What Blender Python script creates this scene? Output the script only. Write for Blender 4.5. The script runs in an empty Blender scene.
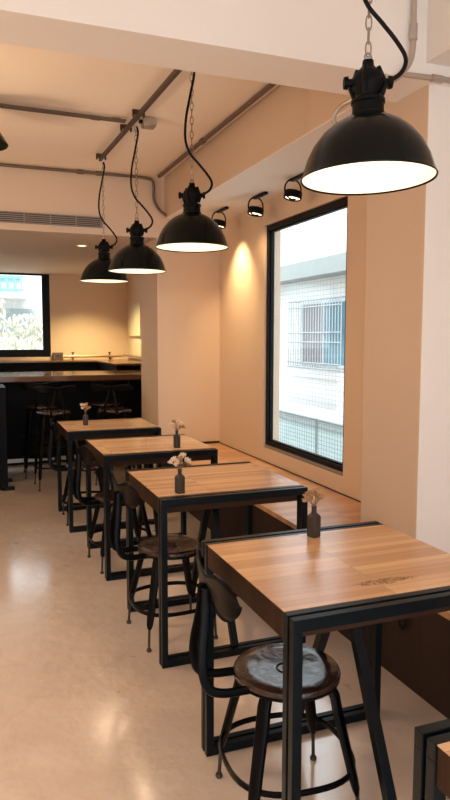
import bpy, bmesh, math, random
from math import sin, cos, pi, radians as R
from mathutils import Vector, Matrix
random.seed(7)
sc = bpy.context.scene
COL = sc.collection

# ------------------------------------------------------------------ materials
def new_mat(name):
    m = bpy.data.materials.new(name); m.use_nodes = True
    nt = m.node_tree; nt.nodes.clear()
    out = nt.nodes.new('ShaderNodeOutputMaterial')
    b = nt.nodes.new('ShaderNodeBsdfPrincipled')
    nt.links.new(b.outputs[0], out.inputs[0])
    return m, nt, b

def N(nt, kind, **kw):
    n = nt.nodes.new(kind)
    for k, v in kw.items():
        if k in n.inputs: n.inputs[k].default_value = v
        else: setattr(n, k, v)
    return n

def mat(name, col, rough=.5, metal=0., var=.06, scale=6., bump=0., bscale=40., spec=.5, coat=0.):
    m, nt, b = new_mat(name)
    tc = N(nt, 'ShaderNodeTexCoord')
    no = N(nt, 'ShaderNodeTexNoise'); no.inputs['Scale'].default_value = scale; no.inputs['Detail'].default_value = 4
    nt.links.new(tc.outputs['Object'], no.inputs['Vector'])
    mx = N(nt, 'ShaderNodeMix', data_type='RGBA')
    c = Vector(col)
    mx.inputs[6].default_value = (*[max(0, x * (1 - var)) for x in c], 1)
    mx.inputs[7].default_value = (*[min(1, x * (1 + var)) for x in c], 1)
    nt.links.new(no.outputs['Fac'], mx.inputs[0])
    nt.links.new(mx.outputs[2], b.inputs['Base Color'])
    b.inputs['Roughness'].default_value = rough
    b.inputs['Metallic'].default_value = metal
    b.inputs['Specular IOR Level'].default_value = spec
    b.inputs['Coat Weight'].default_value = coat
    if bump:
        n2 = N(nt, 'ShaderNodeTexNoise'); n2.inputs['Scale'].default_value = bscale; n2.inputs['Detail'].default_value = 5
        nt.links.new(tc.outputs['Object'], n2.inputs['Vector'])
        bp = N(nt, 'ShaderNodeBump'); bp.inputs['Strength'].default_value = bump; bp.inputs['Distance'].default_value = .01
        nt.links.new(n2.outputs['Fac'], bp.inputs['Height']); nt.links.new(bp.outputs[0], b.inputs['Normal'])
    return m

def wood_mat(name, c1, c2, rough=.3, bw=.42, bh=.035, vertical=False, stain=False, seam=.6, spec=.5):
    """butcher-block staves running along X (or vertical boards)"""
    m, nt, b = new_mat(name)
    tc = N(nt, 'ShaderNodeTexCoord'); oi = N(nt, 'ShaderNodeObjectInfo')
    add = N(nt, 'ShaderNodeVectorMath', operation='ADD')
    sca = N(nt, 'ShaderNodeVectorMath', operation='SCALE'); sca.inputs['Scale'].default_value = 5.0
    cmb = N(nt, 'ShaderNodeCombineXYZ')
    for k in range(3): nt.links.new(oi.outputs['Random'], cmb.inputs[k])
    nt.links.new(cmb.outputs[0], sca.inputs[0])
    nt.links.new(tc.outputs['Object'], add.inputs[0]); nt.links.new(sca.outputs[0], add.inputs[1])
    mp = N(nt, 'ShaderNodeMapping')
    if vertical: mp.inputs['Rotation'].default_value = (0, R(90), 0) if vertical == 'x' else (R(90), 0, 0)
    nt.links.new(add.outputs[0], mp.inputs[0])
    br = N(nt, 'ShaderNodeTexBrick'); br.offset = .37; br.offset_frequency = 1
    br.inputs['Scale'].default_value = 1; br.inputs['Brick Width'].default_value = bw; br.inputs['Row Height'].default_value = bh
    br.inputs['Mortar Size'].default_value = .0006; br.inputs['Mortar Smooth'].default_value = .3
    br.inputs['Color1'].default_value = (0, 0, 0, 1); br.inputs['Color2'].default_value = (1, 1, 1, 1)
    br.inputs['Mortar'].default_value = (.0, .0, .0, 1); br.inputs['Bias'].default_value = 0
    nt.links.new(mp.outputs[0], br.inputs['Vector'])
    st = N(nt, 'ShaderNodeMapping'); st.inputs['Scale'].default_value = (3, 45, 45)
    nt.links.new(mp.outputs[0], st.inputs[0])
    gr = N(nt, 'ShaderNodeTexNoise'); gr.inputs['Scale'].default_value = 1.6; gr.inputs['Detail'].default_value = 6; gr.inputs['Distortion'].default_value = .6
    nt.links.new(st.outputs[0], gr.inputs['Vector'])
    mth = N(nt, 'ShaderNodeMath', operation='MULTIPLY_ADD'); mth.inputs[1].default_value = .62; 
    nt.links.new(br.outputs['Color'], mth.inputs[0])
    g2 = N(nt, 'ShaderNodeMath', operation='MULTIPLY'); g2.inputs[1].default_value = .45
    nt.links.new(gr.outputs['Fac'], g2.inputs[0]); nt.links.new(g2.outputs[0], mth.inputs[2])
    mx = N(nt, 'ShaderNodeMix', data_type='RGBA')
    mx.inputs[6].default_value = (*c1, 1); mx.inputs[7].default_value = (*c2, 1)
    nt.links.new(mth.outputs[0], mx.inputs[0])
    ms = N(nt, 'ShaderNodeMix', data_type='RGBA', blend_type='MULTIPLY')
    ms.inputs[7].default_value = (seam, seam * .85, seam * .75, 1)
    nt.links.new(br.outputs['Fac'], ms.inputs[0]); nt.links.new(mx.outputs[2], ms.inputs[6])
    last = ms.outputs[2]
    if stain:                                     # scorched knot marks near one edge
        s0 = N(nt, 'ShaderNodeMapping'); s0.inputs['Location'].default_value = (-.015 * 5.6, .205 * 26, 0); s0.inputs['Scale'].default_value = (5.6, 26, 0)
        nt.links.new(tc.outputs['Object'], s0.inputs[0])
        ln = N(nt, 'ShaderNodeVectorMath', operation='LENGTH'); nt.links.new(s0.outputs[0], ln.inputs[0])
        nz = N(nt, 'ShaderNodeTexNoise'); nz.inputs['Scale'].default_value = 70; nz.inputs['Distortion'].default_value = 1.5; nz.inputs['Detail'].default_value = 5; nz.inputs['Roughness'].default_value = .7
        nt.links.new(tc.outputs['Object'], nz.inputs['Vector'])
        sm = N(nt, 'ShaderNodeMapRange'); sm.inputs[1].default_value = .45; sm.inputs[2].default_value = 1.1; sm.inputs[3].default_value = .5; sm.inputs[4].default_value = 0
        nt.links.new(ln.outputs['Value'], sm.inputs[0])
        ad = N(nt, 'ShaderNodeMath', operation='ADD'); nt.links.new(sm.outputs[0], ad.inputs[0]); nt.links.new(nz.outputs['Fac'], ad.inputs[1])
        th = N(nt, 'ShaderNodeMapRange'); th.inputs[1].default_value = .93; th.inputs[2].default_value = 1.04; th.inputs[3].default_value = 0; th.inputs[4].default_value = .85
        nt.links.new(ad.outputs[0], th.inputs[0])
        m3 = N(nt, 'ShaderNodeMix', data_type='RGBA'); m3.inputs[7].default_value = (.13, .06, .025, 1)
        nt.links.new(th.outputs[0], m3.inputs[0]); nt.links.new(last, m3.inputs[6]); last = m3.outputs[2]
    nt.links.new(last, b.inputs['Base Color'])
    b.inputs['Roughness'].default_value = rough; b.inputs['Specular IOR Level'].default_value = spec
    bp = N(nt, 'ShaderNodeBump'); bp.inputs['Strength'].default_value = .08; bp.inputs['Distance'].default_value = .003
    nt.links.new(gr.outputs['Fac'], bp.inputs['Height']); nt.links.new(bp.outputs[0], b.inputs['Normal'])
    return m

def floor_mat():
    m, nt, b = new_mat('polished_concrete')
    tc = N(nt, 'ShaderNodeTexCoord')
    n1 = N(nt, 'ShaderNodeTexNoise'); n1.inputs['Scale'].default_value = 1.1; n1.inputs['Detail'].default_value = 8; n1.inputs['Distortion'].default_value = 0
    n2 = N(nt, 'ShaderNodeTexNoise'); n2.inputs['Scale'].default_value = 5; n2.inputs['Detail'].default_value = 6; n2.inputs['Distortion'].default_value = .2
    dn = N(nt, 'ShaderNodeTexNoise'); dn.inputs['Scale'].default_value = .9; dn.inputs['Detail'].default_value = 3
    for n in (n1, n2, dn): nt.links.new(tc.outputs['Object'], n.inputs['Vector'])
    r = N(nt, 'ShaderNodeValToRGB'); e = r.color_ramp.elements
    e[0].position = .28; e[0].color = (.50, .405, .34, 1); e[1].position = .74; e[1].color = (.74, .64, .565, 1)
    mx = N(nt, 'ShaderNodeMath', operation='MULTIPLY_ADD'); mx.inputs[1].default_value = .35
    nt.links.new(n2.outputs['Fac'], mx.inputs[0])
    m65 = N(nt, 'ShaderNodeMath', operation='MULTIPLY'); m65.inputs[1].default_value = .65
    nt.links.new(n1.outputs['Fac'], m65.inputs[0]); nt.links.new(m65.outputs[0], mx.inputs[2])
    nt.links.new(mx.outputs[0], r.inputs[0])
    ab = N(nt, 'ShaderNodeMath', operation='SUBTRACT'); ab.inputs[1].default_value = .5; nt.links.new(dn.outputs['Fac'], ab.inputs[0])
    a2 = N(nt, 'ShaderNodeMath', operation='ABSOLUTE'); nt.links.new(ab.outputs[0], a2.inputs[0])
    ck = N(nt, 'ShaderNodeMapRange'); ck.inputs[1].default_value = 0; ck.inputs[2].default_value = .006; ck.inputs[3].default_value = .10; ck.inputs[4].default_value = 0
    nt.links.new(a2.outputs[0], ck.inputs[0])
    mc = N(nt, 'ShaderNodeMix', data_type='RGBA'); mc.inputs[7].default_value = (.20, .14, .10, 1)
    nt.links.new(ck.outputs[0], mc.inputs[0]); nt.links.new(r.outputs[0], mc.inputs[6])
    nt.links.new(mc.outputs[2], b.inputs['Base Color'])
    rr = N(nt, 'ShaderNodeMapRange'); rr.inputs[3].default_value = .22; rr.inputs[4].default_value = .40
    nt.links.new(n2.outputs['Fac'], rr.inputs[0]); nt.links.new(rr.outputs[0], b.inputs['Roughness'])
    n3 = N(nt, 'ShaderNodeTexNoise'); n3.inputs['Scale'].default_value = 9; n3.inputs['Detail'].default_value = 3
    nt.links.new(tc.outputs['Object'], n3.inputs['Vector'])
    bp = N(nt, 'ShaderNodeBump'); bp.inputs['Strength'].default_value = .45; bp.inputs['Distance'].default_value = .02
    nt.links.new(n3.outputs['Fac'], bp.inputs['Height']); nt.links.new(bp.outputs[0], b.inputs['Normal'])
    b.inputs['Specular IOR Level'].default_value = .8
    b.inputs['Coat Weight'].default_value = 1; b.inputs['Coat Roughness'].default_value = .15; b.inputs['Coat IOR'].default_value = 2.0
    return m

def tile_mat(name, c, grout, w, h, axis='x', mort=.004):
    m, nt, b = new_mat(name)
    tc = N(nt, 'ShaderNodeTexCoord'); mp = N(nt, 'ShaderNodeMapping')
    sx = N(nt, 'ShaderNodeSeparateXYZ'); cx = N(nt, 'ShaderNodeCombineXYZ')
    nt.links.new(tc.outputs['Object'], sx.inputs[0])
    nt.links.new(sx.outputs['Y' if axis == 'x' else 'X'], cx.inputs[0]); nt.links.new(sx.outputs['Z'], cx.inputs[1])
    br = N(nt, 'ShaderNodeTexBrick'); br.offset = 0
    br.inputs['Scale'].default_value = 1; br.inputs['Brick Width'].default_value = w; br.inputs['Row Height'].default_value = h
    br.inputs['Mortar Size'].default_value = mort; br.inputs['Mortar Smooth'].default_value = .5
    br.inputs['Color1'].default_value = (*c, 1); br.inputs['Color2'].default_value = (*[x * .97 for x in c], 1); br.inputs['Mortar'].default_value = (*grout, 1)
    nt.links.new(cx.outputs[0], br.inputs['Vector']); nt.links.new(br.outputs['Color'], b.inputs['Base Color'])
    b.inputs['Roughness'].default_value = .5
    return m

def glass_mat():
    m = bpy.data.materials.new('window_glass'); m.use_nodes = True; nt = m.node_tree; nt.nodes.clear()
    out = nt.nodes.new('ShaderNodeOutputMaterial'); mix = nt.nodes.new('ShaderNodeMixShader')
    tr = nt.nodes.new('ShaderNodeBsdfTransparent'); gl = nt.nodes.new('ShaderNodeBsdfGlossy')
    tr.inputs[0].default_value = (.94, .965, .97, 1); gl.inputs['Roughness'].default_value = .02
    fr = nt.nodes.new('ShaderNodeFresnel'); fr.inputs[0].default_value = 1.45
    ge = nt.nodes.new('ShaderNodeNewGeometry'); sb = nt.nodes.new('ShaderNodeMath'); sb.operation = 'SUBTRACT'; sb.inputs[0].default_value = 1
    ml = nt.nodes.new('ShaderNodeMath'); ml.operation = 'MULTIPLY'
    nt.links.new(ge.outputs['Backfacing'], sb.inputs[1]); nt.links.new(sb.outputs[0], ml.inputs[0]); nt.links.new(fr.outputs[0], ml.inputs[1])
    nt.links.new(ml.outputs[0], mix.inputs[0]); nt.links.new(tr.outputs[0], mix.inputs[1]); nt.links.new(gl.outputs[0], mix.inputs[2])
    nt.links.new(mix.outputs[0], out.inputs[0]); return m

def emit_mat(name, col, s):
    m, nt, b = new_mat(name)
    b.inputs['Base Color'].default_value = (*col, 1); b.inputs['Emission Color'].default_value = (*col, 1); b.inputs['Emission Strength'].default_value = s
    return m

M = {
 'plaster': mat('cream_plaster', (.68, .53, .405), .75, var=.02, scale=1.5, bump=.05, bscale=60),
 'pillar': mat('shaded_tan_paint', (.60, .47, .37), .75, var=.02, scale=1.5),  # shade on pillar side and bulkhead face put into the tan
 'fascia': mat('beige_paint', (.66, .54, .44), .75, var=.02, scale=1.5),
 'ceil': mat('ceiling_paint', (.90, .79, .68), .8, var=.02, scale=1.2, bump=.03, bscale=50),
 'white': mat('white_and_daylit_paint', (.84, .81, .78), .7, var=.02, scale=1.5),  # beam paint; also stands in for light on the thin slabs
 'floor': floor_mat(),
 'top': wood_mat('butcher_block', (.42, .225, .112), (.77, .505, .29), .24, stain=False),
 'top_stain': wood_mat('butcher_block_scorched', (.42, .225, .112), (.77, .505, .29), .24, stain=True),
 'side': wood_mat('dark_oiled_edge', (.022, .010, .006), (.055, .025, .012), .6, spec=.15),
 'benchtop': wood_mat('bench_oak', (.40, .20, .10), (.66, .38, .20), .28, bw=.9, bh=.07),
 'benchfront': wood_mat('dark_stained_boards', (.016, .009, .006), (.036, .019, .012), .5, spec=.25, bw=1.4, bh=.16, vertical='x'),
 'bar': wood_mat('bar_walnut', (.10, .045, .024), (.18, .085, .042), .14, bw=1.2, bh=.09),
 'barblack': mat('black_bar_panel', (.0025, .003, .005), .5, spec=.1, var=.2),
 'steel': mat('blue_black_steel', (.003, .006, .0085), .36, 0, spec=.16, var=.25, scale=12, bump=.04, bscale=120),
 'stool': mat('stool_black_steel', (.002, .002, .0025), .3, 0, spec=.1, var=.3, scale=18, bump=.05, bscale=90),
 'peg': mat('worn_steel_peg', (.03, .03, .032), .4, .3, var=.3),
 'seat': mat('worn_brown_seat', (.034, .016, .012), .25, 0, var=.6, scale=14, bump=.6, bscale=22, coat=.4),
 'emblem': mat('seat_emblem_metal', (.025, .018, .016), .35, .3, var=.2),
 'lamp': mat('black_enamel', (.002, .0045, .005), .2, 0, spec=.16, var=.2, scale=9),
 'lampin': mat('white_enamel', (.92, .90, .86), .5, var=.01),
 'socket': mat('black_cast_iron', (.003, .0035, .004), .5, 0, spec=.12, var=.25, bump=.2, bscale=80),
 'cable': mat('black_rubber_cable', (.004, .004, .005), .5, spec=.15),
 'chain': mat('zinc_chain', (.34, .31, .28), .35, .85, var=.1),
 'conduit': mat('galvanised_conduit', (.50, .46, .43), .4, .8, var=.12, scale=9),
 'oldpipe': mat('aged_brown_conduit', (.17, .125, .10), .45, .4, var=.15, scale=9),
 'strut': mat('painted_strut_channel', (.10, .07, .058), .5, .5, var=.1),
 'black': mat('black_aluminium', (.0025, .003, .0045), .4, spec=.15, var=.15),
 'grille': mat('vent_grey', (.30, .27, .25), .5, .2, var=.05),
 'dark': mat('vent_dark', (.05, .045, .045), .7),
 'vase': mat('dark_stoneware', (.035, .026, .022), .5, var=.35, scale=60, bump=.1, bscale=120),
 'petal': mat('dried_petal', (.44, .27, .135), .8, var=.18, scale=60),
 'petal_pale': mat('dried_petal_pale', (.80, .66, .50), .8, var=.15, scale=60),
 'stem': mat('dry_stem', (.28, .18, .09), .8),
 'brass': mat('brass_pipe', (.50, .36, .22), .35, .8),
 'board': mat('pale_notice_board', (.62, .56, .44), .6, var=.05),
 'facade': tile_mat('white_wall_tiles', (.86, .86, .86), (.40, .43, .46), .105, .075),
 'ledge': mat('grey_green_ledge', (.36, .40, .40), .8, var=.1),
 'extframe': mat('pale_window_frame', (.62, .70, .74), .5),
 'extglass': mat('blue_window_glass', (.12, .30, .40), .15, var=.2, scale=2),
 'curtain': mat('mauve_grey_curtain', (.26, .24, .26), .8, var=.2, scale=8),
 'extbar': mat('white_window_bars', (.38, .42, .44), .5),
 'sheet': mat('pale_blue_green_sheet', (.50, .62, .64), .6, var=.08, scale=3),
 'wire': mat('fence_wire', (.22, .26, .27), .5, .5),
 'turq': mat('turquoise_rail', (.20, .58, .56), .5),
 'concrete': mat('grey_concrete', (.74, .73, .73), .85, var=.1, scale=3),
 'leaf': mat('pale_foliage', (.62, .60, .46), .8, var=.35, scale=8),
 'trunk': mat('pale_trunk', (.45, .38, .30), .8),
 'paving': mat('outdoor_paving', (.45, .44, .42), .9),
 'jamb': mat('exterior_jamb', (.55, .68, .76), .6),
 'glass': glass_mat(),
 'bulb': emit_mat('lit_bulb', (1, .86, .66), 3),
 'led': emit_mat('lit_downlight', (1, .78, .50), 3.5),
}

# ------------------------------------------------------------------ mesh builder
class MB:
    def __init__(s): s.bm = bmesh.new()
    def box(s, x0, x1, y0, y1, z0, z1, rot=None, about=None):
        vs = [s.bm.verts.new((x, y, z)) for x in (x0, x1) for y in (y0, y1) for z in (z0, z1)]
        for f in ((0, 1, 3, 2), (4, 6, 7, 5), (0, 4, 5, 1), (2, 3, 7, 6), (0, 2, 6, 4), (1, 5, 7, 3)):
            s.bm.faces.new([vs[i] for i in f])
        if rot is not None: bmesh.ops.transform(s.bm, matrix=Matrix.Translation(about) @ rot @ Matrix.Translation(-Vector(about)), verts=vs)
        return s
    def tube(s, pts, rad, seg=8, closed=False, squash=None):
        pts = [Vector(p) for p in pts]; n = len(pts)
        rad = rad if isinstance(rad, (list, tuple)) else [rad] * n
        rings = []; up = None
        for i, p in enumerate(pts):
            if closed: t = (pts[(i + 1) % n] - pts[i - 1])
            else: t = pts[min(i + 1, n - 1)] - pts[max(i - 1, 0)]
            t.normalize()
            if up is None:
                up = Vector((0, 0, 1)) if abs(t.z) < .9 else Vector((1, 0, 0))
            a = t.cross(up)
            if a.length < 1e-6: a = t.orthogonal()
            a.normalize(); b = a.cross(t).normalized(); up = b
            r = rad[i]; ra, rb = (r, r) if squash is None else (r * squash[0], r * squash[1])
            rings.append([s.bm.verts.new(p + a * ra * cos(2 * pi * k / seg) + b * rb * sin(2 * pi * k / seg)) for k in range(seg)])
        for i in range(n if closed else n - 1):
            r0, r1 = rings[i], rings[(i + 1) % n]
            for k in range(seg): s.bm.faces.new((r0[k], r0[(k + 1) % seg], r1[(k + 1) % seg], r1[k]))
        if not closed:
            s.bm.faces.new(rings[0][::-1]); s.bm.faces.new(rings[-1])
        return s
    def bar(s, a, b, w, d, side=(1, 0, 0)):
        """square bar from a to b; w along side, d across"""
        a, b, sd = Vector(a), Vector(b), Vector(side); t = (b - a).normalized()
        sd = (sd - t * sd.dot(t)).normalized(); o = t.cross(sd)
        vs = [s.bm.verts.new(p + sd * (w / 2 * i) + o * (d / 2 * j)) for p in (a, b) for i, j in ((-1, -1), (1, -1), (1, 1), (-1, 1))]
        for f in ((0, 1, 2, 3), (7, 6, 5, 4), (0, 4, 5, 1), (1, 5, 6, 2), (2, 6, 7, 3), (3, 7, 4, 0)): s.bm.faces.new([vs[i] for i in f])
        return s
    def lathe(s, prof, c=(0, 0, 0), seg=32, cap=True):
        c = Vector(c); rings = []
        for r, z in prof:
            if r < 1e-6: rings.append([s.bm.verts.new(c + Vector((0, 0, z)))])
            else: rings.append([s.bm.verts.new(c + Vector((r * cos(2 * pi * k / seg), r * sin(2 * pi * k / seg), z))) for k in range(seg)])
        for r0, r1 in zip(rings, rings[1:]):
            for k in range(seg):
                k2 = (k + 1) % seg
                if len(r0) == 1 and len(r1) == 1: continue
                if len(r0) == 1: s.bm.faces.new((r0[0], r1[k2], r1[k]))
                elif len(r1) == 1: s.bm.faces.new((r0[k], r0[k2], r1[0]))
                else: s.bm.faces.new((r0[k], r0[k2], r1[k2], r1[k]))
        return s
    def ball(s, c, rx, ry=None, rz=None, seg=12, rot=None):
        ry = ry or rx; rz = rz or rx
        m = Matrix.Translation(c) @ (rot or Matrix.Identity(4)) @ Matrix.Diagonal((rx, ry, rz, 1))
        bmesh.ops.create_uvsphere(s.bm, u_segments=seg, v_segments=max(6, seg // 2), radius=1, matrix=m); return s
    def torus(s, c, Rr, r, axis='z', seg=24, sub=8, sy=1.):
        pts = []
        for k in range(seg):
            a, b = Rr * cos(2 * pi * k / seg), Rr * sy * sin(2 * pi * k / seg)
            pts.append(Vector(c) + Vector({'z': (a, b, 0), 'x': (0, a, b), 'y': (a, 0, b)}[axis]))
        return s.tube(pts, r, sub, closed=True)
    def rotate_all(s, mtx):
        bmesh.ops.transform(s.bm, matrix=mtx, verts=s.bm.verts); return s
    def build(s, name, m, parent=None, bevel=0, smooth=True, solid=0):
        bmesh.ops.recalc_face_normals(s.bm, faces=s.bm.faces)
        me = bpy.data.meshes.new(name); s.bm.to_mesh(me); s.bm.free()
        if smooth:
            for p in me.polygons: p.use_smooth = True
        me.materials.append(m)
        o = bpy.data.objects.new(name, me); COL.objects.link(o)
        if smooth:
            try: me.set_sharp_from_angle(angle=R(38))
            except Exception: pass
        if solid:
            md = o.modifiers.new('solid', 'SOLIDIFY'); md.thickness = solid; md.offset = 0
        if bevel:
            md = o.modifiers.new('bevel', 'BEVEL'); md.width = bevel; md.segments = 2; md.limit_method = 'ANGLE'; md.angle_limit = R(40)
        if parent: o.parent = parent
        return o

def tag(o, label, cat, group=None):
    o['label'] = label; o['category'] = cat
    if group: o['group'] = group
    return o
def thing(name, label, cat, loc=(0, 0, 0), rz=0, group=None):
    o = bpy.data.objects.new(name, None); o.empty_display_size = .1; COL.objects.link(o)
    o.location = loc; o.rotation_euler = (0, 0, rz)
    return tag(o, label, cat, group)
def dup(root, loc, rz, label, group=None):
    r = root.copy(); COL.objects.link(r); r.location = loc; r.rotation_euler = (0, 0, rz)
    r['label'] = label
    if group: r['group'] = group
    for ch in list(root.children):
        c = ch.copy(); COL.objects.link(c); c.parent = r
        for g in list(ch.children):
            d = g.copy(); COL.objects.link(d); d.parent = c
    return r
def struct(name, mb, m, parent=None, **kw):
    o = mb.build(name, m, parent, smooth=False, **kw)
    if not parent: o['kind'] = 'structure'
    return o
def bez(pts, n=8):
    """Catmull-Rom through pts"""
    P = [Vector(p) for p in pts]; P = [P[0] * 2 - P[1]] + P + [P[-1] * 2 - P[-2]]; out = []
    for i in range(1, len(P) - 2):
        for k in range(n):
            t = k / n; a, b, c, d = P[i - 1:i + 3]
            out.append(.5 * ((2 * b) + (c - a) * t + (2 * a - 5 * b + 4 * c - d) * t * t + (3 * b - a - 3 * c + d) * t ** 3))
    out.append(P[-2]); return out

# ------------------------------------------------------------------ setting
XL, XW, YB, YE = -1.9, 2.318, -1.7, 10.3
ZC, ZBK, ZBM, ZS = 2.96, 2.583, 2.5145, 2.405
struct('floor', MB().box(XL - .2, XW + .15, YB - .2, YE + .2, -.1, 0), M['floor'])
struct('ceiling', MB().box(XL - .2, XW + .15, YB - .2, 6.22, ZC, ZC + .1), M['ceil'])
# window wall with one tall opening
HY0, HY1, HZ0, HZ1 = 3.845, 5.15, .55, 2.395
w = MB()
w.box(XW, XW + .15, YB, HY0, 0, ZC); w.box(XW, XW + .15, HY1, YE, 0, ZC)
w.box(XW, XW + .15, HY0, HY1, 0, HZ0); w.box(XW, XW + .15, HY0, HY1, HZ1, ZC)
struct('wall_right', w, M['plaster'])
# end wall behind the bar with the wide window
BW0, BW1, BZ0, BZ1 = -1.3, 1.155, 1.18, 2.40
w = MB()
w.box(XL, BW0, YE, YE + .15, 0, ZC); w.box(BW1, XW + .15, YE, YE + .15, 0, ZC)
w.box(BW0, BW1, YE, YE + .15, 0, BZ0); w.box(BW0, BW1, YE, YE + .15, BZ1, ZC)
struct('wall_end', w, M['plaster'])
struct('wall_left', MB().box(XL - .15, XL, YB, YE + .15, 0, ZC), M['plaster'])
w = MB()                                          # street side behind the viewpoint: wide shopfront opening
w.box(XL, -1.5, YB - .15, YB, 0, ZC); w.box(2.1, XW + .15, YB - .15, YB, 0, ZC); w.box(-1.5, 2.1, YB - .15, YB, 2.6, ZC)
struct('wall_front', w, M['plaster'])
# lowered ceiling over the bar: face and underside
struct('ceiling_lowered', MB().box(XL, XW, 6.205, YE, ZS, ZC + .1), M['fascia'])
# bulkheads along the window wall (two bays) and the cross beam with its pillar
struct('trim_1', MB().box(1.763, XW, 2.6, 6.205, ZBK + .004, ZC), M['pillar'])  # darker tan stands in for shade on the bulkhead face
struct('trim_lit_soffit', MB().box(1.763, XW, 2.6, 6.205, ZBK, ZBK + .004), M['white'])  # paler slab: light on the bulkhead underside put into its colour
struct('trim_2', MB().box(1.763, XW, YB, 2.343, ZBK, ZC), M['white'])
struct('trim_3', MB().box(XL, XW, 2.343, 2.5985, ZBM, ZC), M['white'])
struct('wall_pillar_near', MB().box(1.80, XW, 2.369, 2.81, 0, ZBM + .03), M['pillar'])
struct('trim_daylit_face', MB().box(1.80, XW, 2.365, 2.369, 0, ZBM), M['white'])  # thin white slab paints the daylight on the pillar's front face
struct('wall_pillar_far', MB().box(1.688, XW, 6.205, 6.865, 0, ZS), M['plaster'])
struct('baseboard_right', MB().box(1.688, XW - .006, 6.19, 6.205, .4285, .448).box(XW - .006, XW, 2.81, 6.19, .4285, .434), M['benchfront'])

def window(name, axis, c0, c1, z0, z1, p, face=.045, depth=.04, top=None):
    top = top or face
    """black frame set in the opening; axis 'x': pane faces X at x=p and spans y c0..c1"""
    def bx(mb, a0, a1, b0, b1, d0, d1):
        if axis == 'x': mb.box(p + d0, p + d1, a0, a1, b0, b1)
        else: mb.box(a0, a1, p + d0, p + d1, b0, b1)
    root = bpy.data.objects.new(name, None); COL.objects.link(root); root['kind'] = 'structure'
    f = MB()
    bx(f, c0, c1, z0, z0 + face, 0, depth); bx(f, c0, c1, z1 - top, z1, 0, depth)
    bx(f, c0, c0 + face, z0 + face, z1 - top, 0, depth); bx(f, c1 - face, c1, z0 + face, z1 - top, 0, depth)
    f.build('window_frame', M['black'], root, smooth=False)
    f = MB(); q = face; s2 = .014                      # slimmer inner sash with a step
    bx(f, c0 + q, c1 - q, z0 + q, z0 + q + s2, .015, depth + .004); bx(f, c0 + q, c1 - q, z1 - top - s2, z1 - top, .015, depth + .004)
    bx(f, c0 + q, c0 + q + s2, z0 + q + s2, z1 - top - s2, .015, depth + .004); bx(f, c1 - q - s2, c1 - q, z0 + q + s2, z1 - top - s2, .015, depth + .004)
    f.build('window_sash', M['black'], root, smooth=False)
    f = MB(); bx(f, c0 + q + s2, c1 - q - s2, z0 + q + s2, z1 - top - s2, depth * .6, depth * .6 + .006)
    f.build('window_pane', M['glass'], root, smooth=False)
    return root
w1 = window('window_1', 'x', HY0, HY1, HZ0 + .012, HZ1, XW + .022)
MB().box(XW + .004, XW + .021, HY0 + .01, HY1 - .02, HZ0 + .012, HZ0 + .022).build('drip_track', M['conduit'], w1, smooth=False)
w2 = window('window_2', 'y', BW0, BW1, BZ0, BZ1, YE + .0, face=.095, top=.012)

# ------------------------------------------------------------------ long bench under the window
bench = thing('window_bench', 'long built-in wooden bench along the wall under the tall window', 'bench', (1.69, 2.0, 0))
ox, oy = 1.69, 2.0
t = MB(); zt0, zt1 = .40, .4285
t.box(1.69 - ox, 1.80 - ox, -.6 - oy, 6.19 - oy, zt0, zt1)
t.box(1.80 - ox, XW - .013 - ox, 2.81 - oy, 6.19 - oy, zt0, zt1); t.box(1.80 - ox, XW - ox, -.6 - oy, 2.369 - oy, zt0, zt1)
t.build('bench_top', M['benchtop'], bench, smooth=False)
t = MB().box(1.70 - ox, 1.725 - ox, -.6 - oy, 6.19 - oy, 0, zt0); t.build('front_panel', M['benchfront'], bench, smooth=False)
hx = 1.688 - ox; hy = 2.29 - oy
hk = MB().tube(bez([(hx, hy + .018, .325), (hx - .004, hy + .018, .275), (hx - .006, hy + .010, .252), (hx - .006, hy - .010, .252), (hx - .004, hy - .018, .275), (hx - .004, hy - .018, .308)], 5), .0055, 8)
hk.box(1.692 - ox, 1.70 - ox, hy + .006, hy + .030, .295, .34).box(1.684 - ox, 1.694 - ox, hy + .012, hy + .024, .315, .33).build('bag_hook', M['black'], bench)

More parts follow.
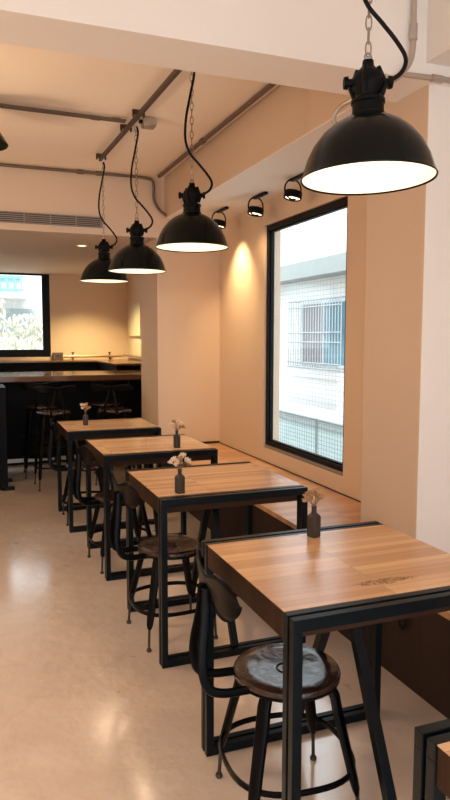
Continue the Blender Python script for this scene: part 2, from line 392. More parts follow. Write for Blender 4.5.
# ------------------------------------------------------------------ tables
TW = .72; H2 = TW / 2; TH = .77
def make_table(topmat, loc, label):
    root = thing('dining_table', label, 'table', loc, 0, 'wood and steel dining tables')
    s, gp = .0245, .011
    e = s * 2 + gp                                  # double tubes at each end
    MB().box(-H2 + .003, H2 - .003, -H2 + e + .001, H2 - e - .001, TH - .078, TH - .002).build('table_edge', M['side'], root, bevel=.002, smooth=False)
    MB().box(-H2 + .003, H2 - .003, -H2 + e + .001, H2 - e - .001, TH - .002, TH).build('tabletop', topmat, root, smooth=False)
    for sy in (-1, 1):
        for nm, z0, z1, x0, x1 in (('top_rail', TH - .034, TH - .001, -H2, H2), ('floor_rail', .0, .032, -H2 + .0275, H2 - .0275)):
            b = MB()
            for k in (0, 1):
                y0 = H2 - s - k * (s + gp)
                b.box(x0, x1, *sorted((sy * y0, sy * (y0 + s))), z0, z1)
            b.box(x0 + .01, x1 - .01, *sorted((sy * (H2 - s - gp), sy * (H2 - s))), z0 + .006, z1 - .012)
            b.build(nm, M['steel'], root, bevel=.0015, smooth=False)
        for sx in (-1, 1):
            b = MB()
            for k in (0, 1):
                y0 = H2 - s - k * (s + gp)
                b.box(*sorted((sx * (H2 - .0275), sx * H2)), *sorted((sy * y0, sy * (y0 + s))), .0, TH - .034)
            b.box(*sorted((sx * (H2 - .0275), sx * (H2 - .008))), *sorted((sy * (H2 - s - gp), sy * (H2 - s))), .0, TH - .034)
            b.build('leg', M['steel'], root, bevel=.0015, smooth=False)
        b = MB().bar((0, sy * .02, TH - .08), (0, sy * (H2 - .03), .034), .032, .03)
        b.build('brace', M['steel'], root, bevel=.0015, smooth=False)
    return root
TL = ['nearest whole wooden table, with scorch marks on its top beside the near stool',
      'second nearest wooden table, square vase near its front left edge',
      'middle wooden table of the row, vase near its right rear corner',
      'farthest wooden table, closest to the dark bar',
      'corner of a wooden table cut off at the lower right, steel end rails showing']
t1 = make_table(M['top_stain'], (1.102, 1.813, 0), TL[0])
t2 = make_table(M['top'], (1.127, 3.14, 0), TL[1])
dup(t2, (1.102, 4.305, 0), 0, TL[2])
dup(t2, (1.037, 5.405, 0), 0, TL[3])
dup(t2, (1.102, .605, 0), 0, TL[4])

# ------------------------------------------------------------------ stools
def make_stool(H, loc, rz, label, group, bk=1.):
    root = thing('metal_stool', label, 'stool', loc, rz, group)
    prof = [(0, H - .018), (.13, H - .020), (.160, H - .022), (.167, H - .018), (.168, H - .011), (.165, H - .004), (.157, H), (.12, H - .003), (.06, H - .007), (0, H - .008)]
    MB().lathe(prof, seg=48).build('seat', M['seat'], root)
    MB().torus((0, 0, H - .0065), .031, .0026).torus((0, 0, H - .0075), .012, .002, seg=16).box(-.007, .009, -.003, .003, H - .009, H - .0055).box(-.003, .003, -.016, -.006, H - .009, H - .0055).build('seat_emblem', M['emblem'], root)
    MB().tube([(.161 * cos(2 * pi * k / 40), .161 * sin(2 * pi * k / 40), H - .026) for k in range(40)], .0055, 6, closed=True).build('seat_rim', M['stool'], root)
    k = (H - .035) / .405
    for i in range(4):
        a = R(45 + 90 * i); ca, sa = cos(a), sin(a)
        P = [(.110, H - .027), (.145, H - .031), (.160, H - .055), (.169, H - .10), (.198, .24 * k), (.220, .16 * k), (.232, .125), (.236, .105)]
        rr = [.013, .0175, .0185, .019, .0175, .017, .014, .0085]
        lg = MB().tube([(r * ca, r * sa, z) for r, z in P], rr, 10, squash=(1.2, .8))
        lg.build('leg', M['stool'], root).data
        pg = MB().tube([(.236 * ca, .236 * sa, .107), (.2395 * ca, .2395 * sa, .06), (.243 * ca, .243 * sa, .012)], .0065, 8)
        pg.lathe([(0, 0), (.010, .0), (.0125, .006), (.010, .014), (0, .016)], (.2435 * ca, .2435 * sa, 0), 12).build('foot', M['peg'], root)
    ring = MB()
    rp = []
    for j in range(48):
        a = 2 * pi * j / 48; rr = .208 + .009 * cos(4 * (a - R(45)))
        rp.append((rr * cos(a), rr * sin(a), .165 * k if H < .6 else .22))
    ring.tube(rp, .0085, 8, closed=True, squash=(.8, 1.25)).build('foot_ring', M['stool'], root)
    if H > .6:
        MB().tube([(.185 * cos(2 * pi * j / 40), .185 * sin(2 * pi * j / 40), .42) for j in range(40)], .007, 8, closed=True).build('upper_ring', M['stool'], root)
    for s in (-1, 1):
        pts = bez([(-.10, s * .055, H - .03), (-.150, s * .060, H - .026), (-.225, s * .062, H - .024), (-.268, s * .061, H - .004), (-.285, s * .058, H + .05),
                   (-.284, s * .050, H + .11 * bk), (-.276, s * .038, H + .165 * bk), (-.269, s * .027, H + .225 * bk), (-.266, s * .022, H + .285 * bk)], 6)
        MB().tube(pts, .0115, 8, squash=(.75, 1.3)).build('back_bar', M['stool'], root)
    pl = MB(); bm = pl.bm; nu, nv = 28, 6; g = []
    for i in range(nu + 1):
        u = sin(pi / 2 * (-1 + 2 * i / nu)); au = abs(u)
        h = (.036 + .028 * (1 - cos(min(au / .62, 1) * pi)) / 2) * (1 if au < .62 else math.sqrt(max(.0, 1 - ((au - .62) / .38) ** 2)) * .995 + .005)
        zc = H + .295 * bk - .004 * cos(au * pi); h *= bk * bk
        g.append([bm.verts.new((-.260 + .018 * u * u + .022 * u ** 6 - .012 * (v / nv - .5), .212 * u, zc + h * (2 * v / nv - 1))) for v in range(nv + 1)])
    for i in range(nu):
        for v in range(nv): bm.faces.new((g[i][v], g[i + 1][v], g[i + 1][v + 1], g[i][v + 1]))
    pl.build('backrest', M['stool'], root, solid=.006)
    return root
GS, GB = 'low metal stools at the dining tables', 'tall metal stools at the bar'
s1 = make_stool(.453, (.902, 1.812, 0), R(-5), 'low black stool with worn brown seat at the nearest whole table', GS)
dup(s1, (.915, 3.145, 0), R(3), 'low black stool at the second nearest table, brown seat seen behind the table leg')
dup(s1, (.90, 4.27, 0), R(4), 'low black stool mostly hidden behind the second table, at the middle table')
dup(s1, (.865, 5.42, 0), R(-2), 'low black stool at the farthest table near the bar')
b1 = make_stool(.75, (.765, 6.72, 0), R(92), 'tall bar stool in front, left pair, backrest towards the tables', GB, .78)
dup(b1, (.70, 7.35, 0), R(88), 'tall bar stool at left close to the bar, behind the front one')
dup(b1, (1.375, 6.72, 0), R(70), 'tall bar stool at right, just behind the farthest table')
dup(b1, (1.40, 7.38, 0), R(95), 'tall bar stool at right close to the bar, behind the other right one')

# ------------------------------------------------------------------ pendant lamps
RT = Vector((.934, -.357, 0)); BKV = Vector((.357, .934, 0))
def make_lamp(x, y, zr, zt, label, energy, roll=0, pitch=0):
    """root at the hanging point zt; rim at zr"""
    root = thing('pendant_lamp', label, 'lamp', (x, y, zt), 0, 'black dome pendant lamps')
    z = lambda h: zr + (h if h < .182 else .182 + (h - .182) * .86) - zt                        # heights above the rim
    pv = Vector((0, 0, z(.374))); TM = Matrix.Translation(pv) @ Matrix.Rotation(R(roll), 4, -BKV) @ Matrix.Rotation(R(pitch), 4, RT) @ Matrix.Translation(-pv)
    outer = [(.200, 0), (.2015, .004), (.199, .008), (.193, .022), (.181, .060), (.162, .098), (.135, .132), (.105, .157), (.075, .174), (.052, .182)]
    MB().lathe([(r, z(h)) for r, h in outer], seg=56).rotate_all(TM).build('lamp_shade', M['lamp'], root)
    MB().lathe([(r - .0035, z(max(h - .003, .0005))) for r, h in outer[2:]] + [(0, z(.178))], seg=56).rotate_all(TM).build('shade_lining', M['lampin'], root)
    MB().lathe([(.052, z(.180)), (.052, z(.19)), (.047, z(.193)), (.046, z(.225)), (.050, z(.228)), (.050, z(.240)), (.040, z(.246)), (0, z(.246))], seg=28).rotate_all(TM).build('socket_collar', M['socket'], root)
    hd = MB().lathe([(.030, z(.244)), (.034, z(.262)), (.046, z(.275)), (.050, z(.300)), (.044, z(.322)), (.030, z(.338)), (.018, z(.352)), (.016, z(.372)), (0, z(.374))], seg=20)
    for s in (-1, 1):
        c = RT * (s * .055); d = RT * s
        hd.tube([RT * (s * .03) + Vector((0, 0, z(.298))), RT * (s * .060) + Vector((0, 0, z(.298)))], [.012, .012], 10)
        hd.tube([RT * (s * .060) + Vector((0, 0, z(.298))), RT * (s * .072) + Vector((0, 0, z(.298)))], [.019, .017], 10)
    for a in (45, 135, 225, 315):
        hd.tube([Vector((.040 * cos(R(a)), .040 * sin(R(a)), z(.25))), Vector((.052 * cos(R(a)), .052 * sin(R(a)), z(.285))), Vector((.030 * cos(R(a)), .030 * sin(R(a)), z(.345)))], .008, 6)
    hd.rotate_all(TM).build('terminal_head', M['socket'], root)
    MB().torus((0, 0, z(.383)), .011, .0035, 'y', 14, 6).build('hanging_eye', M['chain'], root)
    ch = MB(); h = z(.388); i = 0; L = .046
    while h < -.01:
        c = Vector((0, 0, min(h + L / 2 - .004, -.012)))
        pts = []
        for k in range(14):
            a = 2 * pi * k / 14; px = .0085 * cos(a); pz = (L / 2) * sin(a)
            ax = RT if i % 2 == 0 else BKV
            pts.append(c + ax * px + Vector((0, 0, pz)))
        ch.tube(pts, .0024, 6, closed=True); h += L - .009; i += 1
    ch.build('chain', M['chain'], root)
    # cable: leaves the head at the right, loops up across the chain
    span = zt - (zr + .39)
    off = [(.060, .298), (.098, .33), (.108, .375), (.080, .43), (.035, .48), (-.010, .53), (-.034, .60), (-.030, .70), (-.010, .80), (.012, .90), (.016, zt - zr - .03), (.008, zt - zr)]
    off = [(a, b) for a, b in off if b <= zt - zr + 1e-6]
    zz = lambda b: z(b) if b <= .43 else z(.43) * (1 - (b - .43) / (zt - zr - .43))
    pts = [RT * a + BKV * (-.012) + Vector((0, 0, zz(b))) for a, b in off]
    MB().tube(bez(pts, 6), .0066, 8).build('cable', M['cable'], root)
    MB().lathe([(.034, z(.178)), (.034, z(.165)), (.02, z(.155)), (.03, z(.13)), (.036, z(.105)), (.03, z(.085)), (0, z(.075))], seg=20).rotate_all(TM).build('bulb', M['bulb'], root)
    ld = bpy.data.lights.new('lamp_light', 'POINT'); ld.energy = energy; ld.color = (1, .74, .48); ld.shadow_soft_size = .13
    lo = bpy.data.objects.new('lamp_light', ld); COL.objects.link(lo); lo.parent = root; lo.location = (0, 0, z(.045))
    return root
EN = 2.4
make_lamp(1.131, 1.777, 1.948, ZC, 'largest black dome pendant lamp, hanging nearest, before the white beam', EN, .9, -1.2)
make_lamp(1.164, 3.55, 1.965, ZC, 'second black dome pendant lamp, hanging just beyond the white beam', EN)
make_lamp(1.11, 4.60, 1.928, ZC - .066, 'third black dome pendant lamp, hung below the square junction box', EN)
make_lamp(1.073, 5.60, 1.935, ZC - .066, 'farthest and smallest black dome pendant lamp, at the end of the ceiling channel', EN)
# lamp of another row, only its rim shows at the left edge
lp = thing('cone_lamp', 'corner of a dark lamp shade cut off by the left edge, under the ceiling', 'lamp', (.09, 4.5, ZC))
MB().lathe([(.182, 2.656 - ZC), (.185, 2.662 - ZC), (.10, 2.80 - ZC), (.04, 2.84 - ZC), (.035, 2.88 - ZC), (0, 2.88 - ZC)], seg=40).build('lamp_shade', M['lamp'], lp)
MB().tube([(0, 0, 2.88 - ZC), (0, 0, -.02)], .006, 8).build('drop_rod', M['cable'], lp)
MB().lathe([(0, -.03), (.03, -.028), (.05, -.004), (.05, 0), (0, 0)], seg=24).build('ceiling_rose', M['cable'], lp)

# ------------------------------------------------------------------ ceiling channel, conduits, junction box
ch = thing('strut_channel', 'long metal channel along the ceiling carrying the pendant lamps', 'channel', (1.08, 4.2, ZC))
m_ = MB(); dx = lambda y: (1.115 - .028 * (y - 3.65)) - 1.08
for a, b in ((2.62, 5.64),):
    A = Vector((dx(a), a - 4.2, -.035)); B = Vector((dx(b), b - 4.2, -.035)); m_.bar(A, B, .024, .03)
m_.build('channel', M['strut'], ch, bevel=.003)
for y in (3.0, 4.45, 4.78, 5.60):
    MB().box(dx(y) - .04, dx(y) + .04, y - 4.2 - .012, y - 4.2 + .012, -.03, -.002).box(dx(y) - .04, dx(y) - .03, y - 4.2 - .012, y - 4.2 + .012, -.045, -.02).box(dx(y) + .03, dx(y) + .04, y - 4.2 - .012, y - 4.2 + .012, -.045, -.02).build('clamp', M['strut'], ch, smooth=False)
jb = thing('junction_box', 'square grey junction box on the ceiling channel', 'box', (1.19, 4.58, ZC))
MB().box(-.04, .05, -.042, .042, -.06, -.004).build('box_body', M['conduit'], jb, bevel=.006)
MB().box(-.037, .047, -.039, .039, -.066, -.06).build('box_cover', M['conduit'], jb, bevel=.003)
MB().tube([(-.04, 0, -.03), (-.062, 0, -.03)], .014, 12).build('gland', M['black'], jb)
def pipe(name, label, pts, r=.013, fits=(), n=6, m='conduit', smoothpath=True):
    o = tag(MB().tube(bez(pts, n) if smoothpath else pts, r, 10).build(name, M[m]), label, 'pipe')
    for p, d in fits:
        d = Vector(d); MB().tube([Vector(p) - d * .03, Vector(p) + d * .03], r * 1.45, 10).build('coupling', M[m], o)
    return o
zc_ = ZC - .022
pipe('conduit', 'upper of two conduits crossing the ceiling from left to the junction box', [(XL, 4.60, zc_), (.3, 4.645, zc_), (.75, 4.655, zc_), (1.05, 4.66, zc_)], .0075, [((.85, 4.657, zc_), (1, 0, 0))], m='oldpipe')
pipe('conduit', 'lower of two conduits crossing the ceiling from left to the junction box', [(XL, 4.56, zc_), (.3, 4.605, zc_), (.75, 4.615, zc_), (1.05, 4.62, zc_)], .0075, [((.98, 4.618, zc_), (1, 0, 0))], m='oldpipe')
pipe('conduit', 'conduit along the top of the lowered ceiling above the vent grille', [(XL, 6.17, zc_), (-.5, 6.17, zc_), (.4, 6.17, zc_), (1.2, 6.17, zc_), (1.53, 6.17, zc_)], .013, [((.98, 6.17, zc_), (1, 0, 0)), ((1.15, 6.17, zc_), (1, 0, 0))], m='oldpipe')
pipe('conduit', 'bent conduit dropping down the corner of the bulkhead beyond the lamps', [(1.53, 6.17, zc_), (1.63, 6.17, zc_ - .015), (1.652, 6.17, zc_ - .07), (1.655, 6.17, 2.75), (1.70, 6.165, 2.66), (1.76, 6.12, 2.60), (1.748, 5.95, 2.575), (1.748, 5.6, 2.572)][:6], .013, m='oldpipe')
pipe('conduit', 'conduit along the top edge of the bulkhead above the window side', [(1.70, 2.63, ZC - .017), (1.70, 4.0, ZC - .017), (1.69, 5.4, ZC - .017), (1.685, 6.1, ZC - .017)], .0165, [((1.693, 4.9, ZC - .017), (0, 1, 0))], m='oldpipe')
pb = pipe('conduit', 'conduit running down the face of the white beam beside the nearest lamp', [(1.683, 2.31, ZC), (1.683, 2.32, 2.8), (1.683, 2.32, 2.63), (1.665, 2.315, 2.56), (1.62, 2.315, 2.505), (1.60, 2.36, 2.49), (1.58, 2.50, 2.49), (1.555, 2.63, 2.485), (1.535, 2.67, 2.455), (1.55, 2.69, 2.42), (1.60, 2.70, 2.405)], .0105, [((1.683, 2.32, 2.68), (0, 0, 1))])
pb.children[0].name = 'coupling'
br_ = MB().tube([(1.63, 2.325, 2.515), (1.75, 2.325, 2.52), (2.0, 2.325, 2.525), (XW, 2.325, 2.525)], .0105, 10).build('branch_pipe', M['conduit'], pb)
MB().tube([(1.78, 2.325, 2.52), (1.83, 2.325, 2.52)], .0155, 10).build('coupling', M['conduit'], br_)

# vent grille on the face of the lowered ceiling
vg = thing('vent_grille', 'long grey air vent grille on the face of the lowered ceiling', 'vent', (.2, 6.205, 2.51))
MB().box(-1.5, .975, -.012, -.001, -.045, .045).build('backing', M['dark'], vg, smooth=False)
b = MB()
for k in range(6): b.box(-1.5, .975, -.024, -.012, -.044 + k * .0167, -.037 + k * .0167)
b.build('slats', M['grille'], vg, smooth=False)
for k in range(12): MB().box(-1.5 + k * .2235, -1.49 + k * .2235, -.027, -.012, -.045, .045).build('divider', M['grille'], vg, smooth=False)

# recessed downlight in the lowered ceiling
def downlight(x, y, label, energy, ang=95):
    d = thing('downlight', label, 'light', (x, y, ZS), 0, 'recessed downlights over the bar')
    MB().lathe([(.058, -.004), (.062, -.001), (.048, -.006), (.042, -.001)], seg=28).build('trim_ring', M['lampin'], d)
    MB().lathe([(0, -.002), (.042, -.002)], seg=28).build('lens', M['led'], d)
    ld = bpy.data.lights.new('downlight_beam', 'SPOT'); ld.energy = energy; ld.color = (1, .76, .34); ld.spot_size = R(ang); ld.spot_blend = .8; ld.shadow_soft_size = .04
    lo = bpy.data.objects.new('downlight_beam', ld); COL.objects.link(lo); lo.parent = d; lo.location = (0, 0, -.012)
    return d
downlight(1.117, 7.0, 'small round downlight set in the lowered ceiling over the bar', 26)
downlight(1.60, 9.45, 'small round downlight near the end wall above the rear bar ledge', 260, 120)

# ------------------------------------------------------------------ track spotlights above the window wall
def track(y, aim, label, energy, x=2.155):
    root = thing('track_spotlight', label, 'spotlight', (x, y, ZBK), 0, 'black ring-bracket spotlights along the wall')
    MB().box(-.016, .016, -.20, .02, -.02, -.001).build('mount_bar', M['black'], root, bevel=.002)
    MB().torus((0, 0, -.076), .063, .006, 'y', 28, 8, 1.08).build('ring_bracket', M['black'], root)
    q = MB().lathe([(0, .030), (.056, .030), (.063, .025), (.065, -.020), (.060, -.025), (.054, -.020), (.052, -.010)], seg=28)
    q.rotate_all(Matrix.Translation((0, 0, -.118)) @ Matrix.Rotation(R(10), 4, 'Y'))
    q.build('lamp_head', M['black'], root)
    MB().tube([(-.064, 0, -.100), (.064, 0, -.100)], .007, 8).build('pivot', M['black'], root)
    q = MB().lathe([(0, -.006), (.052, -.006)], seg=24); q.rotate_all(Matrix.Translation((0, 0, -.127)) @ Matrix.Rotation(R(10), 4, 'Y'))
    q.build('lens', M['led'], root)
    ld = bpy.data.lights.new('spot_beam', 'SPOT'); ld.energy = energy; ld.color = (1, .68, .34); ld.spot_size = R(92); ld.spot_blend = 1; ld.shadow_soft_size = .05
    lo = bpy.data.objects.new('spot_beam', ld); COL.objects.link(lo); lo.parent = root; lo.location = (0, 0, -.15)
    d = Vector(aim) - Vector((x, y, ZBK - .165)); lo.rotation_euler = d.to_track_quat('-Z', 'Y').to_euler()
track(5.62, (XW, 5.66, 1.85), 'far track spotlight beside the second lamp, washing the wall corner', 75, 2.09)
track(4.96, (XW, 5.62, 1.5), 'middle track spotlight above the far window corner', 16)
track(4.31, (XW - .25, 4.4, .5), 'near track spotlight above the middle of the window', 14)

# ------------------------------------------------------------------ bar
bar = thing('bar_counter', 'long dark bar with wooden top in front of the end wall', 'bar', (.2, 7.6, 0))
MB().box(XL - .2, XW - .22, -.05, .95, .99, 1.05).build('counter_top', M['bar'], bar, bevel=.004, smooth=False)
MB().box(XL - .2, XW - .22, .40, .46, 0, .99).build('front_panel', M['barblack'], bar, smooth=False)
MB().box(XL - .2, XW - .22, .385, .40, .03, .075).build('kick_strip', M['conduit'], bar, smooth=False)
b = MB(); b.box(XL - .2, XW - .22, 2.25, 2.69, 1.11, 1.135); b.box(1.55, XW - .22, .96, 2.25, 1.11, 1.135)
b.build('rear_ledge', M['bar'], bar, bevel=.003, smooth=False)
MB().box(XL - .2, XW - .22, 2.28, 2.32, 0, 1.11).box(1.58, 1.62, .96, 2.28, 0, 1.11).build('inner_panel', M['barblack'], bar, smooth=False)
cab = thing('service_cabinet', 'tall black cabinet edge at the far left in front of the bar', 'cabinet', (0, 6.9, 0))
MB().box(-.45, .32, -.24, .24, .03, .99).build('body', M['barblack'], cab, bevel=.003, smooth=False)
MB().box(-.45, .32, -.25, .25, .99, 1.0).build('cabinet_top', M['barblack'], cab, smooth=False)
for x, y in ((.335, -.20), (.335, .20), (-.40, -.2), (-.40, .2)):
    MB().box(x - .045, x + .045, y - .03, y + .03, 0, .03).build('foot', M['black'], cab, smooth=False)
ob = thing('outlet_box', 'small dark outlet box on the rear ledge below the end window corner', 'outlet', (1.25, 10.24, 1.135))
MB().box(-.075, .075, -.04, .05, 0, .11).build('housing', M['oldpipe'], ob, bevel=.006)
MB().box(-.045, .045, -.046, -.04, .03, .08).build('socket_face', M['dark'], ob, smooth=False)
pipe('brass_rail', 'thin brass pipe with two valves along the rear ledge', [(1.32, 10.22, 1.185), (1.6, 10.22, 1.185), (2.0, 10.22, 1.185), (2.22, 10.22, 1.185)], .016, [((1.47, 10.22, 1.185), (1, 0, 0)), ((2.02, 10.22, 1.185), (1, 0, 0))], m='brass')
pr = [o for o in COL.objects if o.name.startswith('brass_rail')][0]
for x in (1.47, 2.02):
    MB().tube([(x, 10.22, 1.16 - .02), (x, 10.22, 1.235)], .012, 8).tube([(x, 10.22, 1.235), (x, 10.22, 1.25)], .024, 10).build('valve', M['dark'], pr)
pipe('steel_rail', 'grey pipe pair turning along the ledge by the side wall', [(2.24, 10.2, 1.20), (2.27, 10.1, 1.20), (2.275, 9.6, 1.20), (2.275, 8.9, 1.20)], .02)
nb = thing('notice_board', 'pale wall board on the side wall past the far pillar', 'board', (XW, 9.72, 1.73))
MB().box(-.02, -.001, -.35, .35, -.225, .225).build('panel', M['board'], nb, bevel=.003, smooth=False)
MB().box(-.03, -.001, -.37, -.35, -.24, .24).box(-.03, -.001, .35, .37, -.24, .24).box(-.03, -.001, -.35, .35, .225, .24).box(-.03, -.001, -.35, .35, -.24, -.225).build('frame', M['plaster'], nb, smooth=False)

# ------------------------------------------------------------------ vases and dried flowers
def make_vase(loc, rz, label):
    root = thing('bottle_vase', label, 'vase', loc, rz, 'dark bottle vases on the tables')
    b = MB(); bm = b.bm; n = 24; rings = []
    for z, r, sq in ((0, .0175, 5), (.002, .0195, 5), (.070, .0200, 5), (.078, .0185, 4), (.084, .0125, 2.5), (.088, .0095, 2), (.104, .009, 2), (.108, .0105, 2), (.111, .0100, 2), (.111, .007, 2), (.09, .006, 2)):
        ring = []
        for k in range(n):
            a = 2 * pi * k / n; c, s_ = cos(a), sin(a)
            q = (abs(c) ** sq + abs(s_) ** sq) ** (-1 / sq); ring.append(bm.verts.new((r * q * c, r * q * s_, z)))
        rings.append(ring)
    for r0, r1 in zip(rings, rings[1:]):
        for k in range(n): bm.faces.new((r0[k], r0[(k + 1) % n], r1[(k + 1) % n], r1[k]))
    bm.faces.new(rings[0][::-1]); bm.faces.new(rings[-1])
    b.build('bottle', M['vase'], root)
    return root
def make_flowers(loc, rz, label, seed, n=9, spread=.045, h0=.125, h1=.165, pale=.4):
    rnd = random.Random(seed)
    root = thing('dried_flowers', label, 'flowers', loc, rz, 'dried flower bunches in the vases')
    for i in range(n):
        a = 2 * pi * i / n + rnd.uniform(-.4, .4); r = spread * (.25 + .75 * ((i * .618) % 1)); h = rnd.uniform(h0, h1) - r * .25
        tip = Vector((r * cos(a), r * sin(a), h))
        st = MB().tube(bez([(0.002 * cos(a), .002 * sin(a), .093), (r * .15 * cos(a), r * .15 * sin(a), .112), tip], 4), .0011, 5).build('stem', M['stem'], root)
        fl = MB(); d = (tip - Vector((0, 0, .10))).normalized()
        q = d.to_track_quat('Z', 'Y').to_matrix().to_4x4()
        for k in range(5):
            az = 2 * pi * k / 5 + rnd.uniform(-.3, .3); tl = R(rnd.uniform(22, 48))
            rot = q @ Matrix.Rotation(az, 4, 'Z') @ Matrix.Rotation(tl, 4, 'Y')
            c = tip + (rot @ Vector((0, 0, .010)))
            fl.ball(c, .0052, .0026, .0125, 8, rot)
        fl.ball(tip + d * .008, .004, .004, .011, 8, q)
        fl.build('blossom', M['petal_pale' if rnd.random() < pale else 'petal'], root)
    return root
VV = [((1.134, 2.072, TH), 20, 'dark bottle vase on the nearest whole table, by its rear rail'),
      ((.884, 2.885, TH), 12, 'dark bottle vase near the front edge of the second table'),
      ((1.238, 4.10, TH), 5, 'dark bottle vase on the middle table of the row'),
      ((.866, 5.41, TH), 0, 'dark bottle vase on the farthest table before the bar')]
FL = ['tan feathery dried flowers in the vase on the nearest whole table',
      'cream and peach dried flowers in the vase on the second table',
      'pale dried flowers in the vase on the middle table',
      'peach dried flowers in the vase on the farthest table by the bar']
v0 = make_vase(VV[0][0], R(VV[0][1]), VV[0][2])
for p, a, l in VV[1:]: dup(v0, p, R(a), l)
for i, (p, a, l) in enumerate(VV):
    make_flowers(p, R(40 * i), FL[i], 11 + i, 11 if i < 3 else 9, .040 if i else .036, .128, .172, (0, .6, .5, .2)[i])

# ------------------------------------------------------------------ outside the tall window
fx = 5.3
fac = thing('tiled_building', 'white tiled building across the alley beyond the tall window', 'building', (fx, 10, -1))
MB().box(0, .3, -8, 7, -.5, 4.5).build('tiled_wall', M['facade'], fac, smooth=False)
MB().box(-.35, 0, -8, 7, 3.41, 3.66).build('ledge', M['ledge'], fac, smooth=False)
MB().box(-.12, 0, -8, 7, 1.05, 1.16).build('lower_ledge', M['ledge'], fac, smooth=False)
MB().box(-.10, 0, -8, 7, -.4, 1.05).build('pale_sheet', M['sheet'], fac, smooth=False)
fw = MB(); wy0, wy1, wz0, wz1 = -1.45, .18, 2.05, 3.015
fw.box(-.03, 0, wy0, wy1, wz0 - .04, wz0); fw.box(-.03, 0, wy0, wy1, wz1, wz1 + .04)
for y in (wy0, -.60, wy1 - .04): fw.box(-.03, 0, y, y + .04, wz0, wz1)
f1 = fw.build('window_frame', M['extframe'], fac, smooth=False)
MB().box(-.012, -.004, wy0, -.58, wz0, wz1).build('pane', M['extglass'], f1, smooth=False)
MB().box(-.012, -.004, -.58, wy1, wz0, wz1).build('pane', M['curtain'], f1, smooth=False)
cg = MB(); gx = -.22
for z in (wz0 - .06, wz0 + .02, 2.40, 2.55, wz1 - .06, wz1 + .05): cg.tube([(gx, wy0, z), (gx, wy1 + .12, z)], .012, 6)
y = wy0
while y <= wy1 + .13: cg.tube([(gx, y, wz0 - .06), (gx, y, wz1 + .05)], .008, 6); y += .085
for z in (wz0 - .06, wz1 + .05):
    for yy in (wy0, wy1 + .12): cg.tube([(gx, yy, z), (0, yy, z)], .01, 6)
cg.build('window_cage', M['extbar'], fac)
wf = thing('wire_fence', 'wire mesh fence with thin posts low outside the tall window', 'fence', (4.7, 9, -.6))
b = MB()
for k in range(14): b.tube([(0, -3, .06 + k * .06), (0, 3.5, .06 + k * .06)], .0035, 4)
yy = -3
while yy < 3.5: b.tube([(0, yy, 0), (0, yy, .86)], .0035, 4); yy += .075
b.build('wire_mesh', M['wire'], wf)
for y in (-2.0, -.45, 1.25): MB().tube([(0, y, -.4), (0, y, .9)], .02, 8).build('post', M['wire'], wf)
MB().tube([(0, -3, .88), (0, 3.5, .88)], .016, 8).build('top_rail', M['wire'], wf)
# outside the end window
bl = thing('balcony_building', 'grey building with turquoise balcony rail beyond the end window', 'building', (0, 15.2, 0))
MB().box(-7, 4.85, .6, 1.0, -1, 3.15).build('wall', M['concrete'], bl, smooth=False)
MB().box(-4, 1.25, -.2, .6, 2.30, 2.42).build('balcony_slab', M['concrete'], bl, smooth=False)
b = MB(); x = -4
b.box(-4, 1.16, -.18, -.14, 2.72, 2.77); b.box(-4, 1.16, -.18, -.14, 2.45, 2.49)
while x < 1.17: b.box(x, x + .025, -.17, -.15, 2.45, 2.72); x += .15
b.build('railing', M['turq'], bl, smooth=False)
MB().box(-3, 1.10, -.10, -.06, 2.43, 2.75).build('turquoise_sheet', M['sheet'], bl, smooth=False)
for x in (-1.2, .55): MB().box(x, x + .9, .55, .6, 1.5, 2.1).build('dark_window', M['ledge'], bl, smooth=False)
def bush(loc, sx, sz, n, seed, label):
    rnd = random.Random(seed)
    root = thing('leafy_shrub', label, 'shrub', loc, 0, 'pale shrubs beyond the end window')
    b = MB()
    for k in range(n):
        a = rnd.uniform(0, 2 * pi); r = sx * math.sqrt(rnd.random()); z = sz * (.25 + .75 * rnd.random()) ; f = 1 - .5 * z / sz
        c = Vector((r * f * cos(a), r * f * sin(a) * .6, z))
        rot = Matrix.Rotation(rnd.uniform(0, 6.28), 4, 'Z') @ Matrix.Rotation(rnd.uniform(-1, 1), 4, 'Y')
        b.ball(c, .028, .008, .05, 6, rot)
    b.build('foliage', M['leaf'], root)
    b = MB()
    for k in range(5): b.tube([(0, 0, 0), (.2 * sx * cos(k * 1.3), .1 * sin(k * 1.3), sz * .5), (.5 * sx * cos(k * 1.3), .3 * sin(k * 1.3), sz * .85)], [.02, .014, .006], 6)
    b.build('stems', M['trunk'], root)
bush((.30, 13.2, -.1), .75, 2.25, 520, 3, 'pale leafy shrub outside the end window at left')
bush((1.05, 13.9, -.1), .65, 2.0, 460, 4, 'pale leafy shrub outside the end window at right')
gp = struct('ground', MB().box(-14, 12, -12, 24, -1.6, -1.5), M['paving'])
gp['kind'] = 'structure'

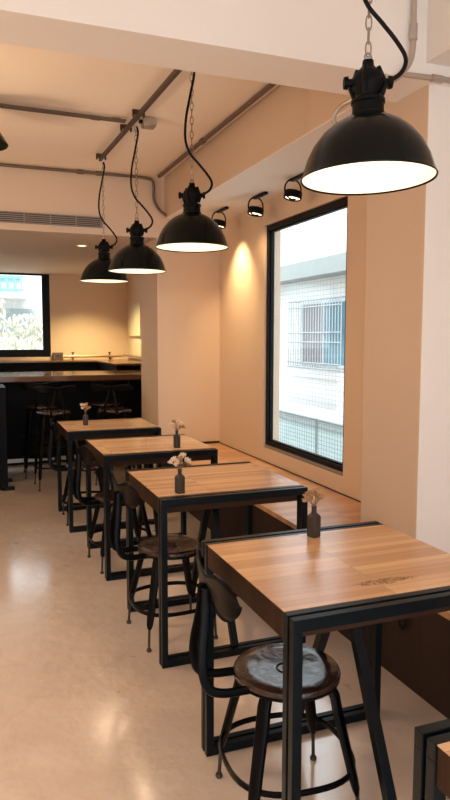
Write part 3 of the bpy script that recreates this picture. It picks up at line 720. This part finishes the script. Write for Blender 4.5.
# ------------------------------------------------------------------ light
wd = bpy.data.worlds.new('World'); sc.world = wd; wd.use_nodes = True
nt = wd.node_tree; bg = nt.nodes['Background']; bg.inputs[0].default_value = (.86, .94, 1.0, 1); bg.inputs[1].default_value = 3.2
def area(name, loc, rot, sx, sy, e, col):
    ld = bpy.data.lights.new(name, 'AREA'); ld.shape = 'RECTANGLE'; ld.size = sx; ld.size_y = sy; ld.energy = e; ld.color = col
    lo = bpy.data.objects.new(name, ld); COL.objects.link(lo); lo.location = loc; lo.rotation_euler = rot; return lo
sl = bpy.data.lights.new('sun', 'SUN'); sl.energy = 5; sl.color = (1, .97, .92); sl.angle = R(1)
so = bpy.data.objects.new('sun', sl); COL.objects.link(so); so.rotation_euler = Vector((.27, .58, -.75)).to_track_quat('-Z', 'Y').to_euler()
# unseen warm fill lights added at left to brighten floor and ceiling
for y, e in ((.5, 60), (2.2, 55), (4.0, 35)):
    ld = bpy.data.lights.new('left_fill_spot', 'SPOT'); ld.energy = e; ld.color = (1, .76, .54); ld.shadow_soft_size = .12; ld.spot_size = R(104); ld.spot_blend = .5  # added downward fill for floor and tables, out of view
    lo = bpy.data.objects.new('left_fill_spot', ld); COL.objects.link(lo); lo.location = (-.85, y, 2.3)
for y, e in ((.9, 8), (4.1, 52)):
    ld = bpy.data.lights.new('left_fill_point', 'POINT'); ld.energy = e; ld.color = (1, .72, .46); ld.shadow_soft_size = .15  # added out of view for upward light on ceiling and bulkhead
    lo = bpy.data.objects.new('left_fill_point', ld); COL.objects.link(lo); lo.location = (-.9, y, 2.0)

# ------------------------------------------------------------------ camera
cd = bpy.data.cameras.new('camera'); cam = bpy.data.objects.new('camera', cd); COL.objects.link(cam)
r = Vector((0.93397, -0.35735, 0.00171)); u = Vector((0.03191, 0.08815, 0.9956)); f = Vector((0.35593, 0.9298, -0.09373))
mw = Matrix((( r.x, u.x, -f.x, 0), (r.y, u.y, -f.y, 0), (r.z, u.z, -f.z, 1.48), (0, 0, 0, 1)))
cam.matrix_world = mw
cd.sensor_fit = 'VERTICAL'; cd.sensor_height = 36; cd.lens = 669.58 / 800 * 36; cd.clip_start = .02
sc.camera = cam
sc.view_settings.view_transform = 'Standard'; sc.view_settings.look = 'None'; sc.view_settings.gamma = 1; sc.view_settings.use_curve_mapping = False
sc.view_settings.exposure = 0.0
sc.cycles.use_denoising = True
sc.cycles.max_bounces = 10; sc.cycles.diffuse_bounces = 6; sc.cycles.glossy_bounces = 4; sc.cycles.transparent_max_bounces = 16
sc.cycles.sample_clamp_indirect = 6
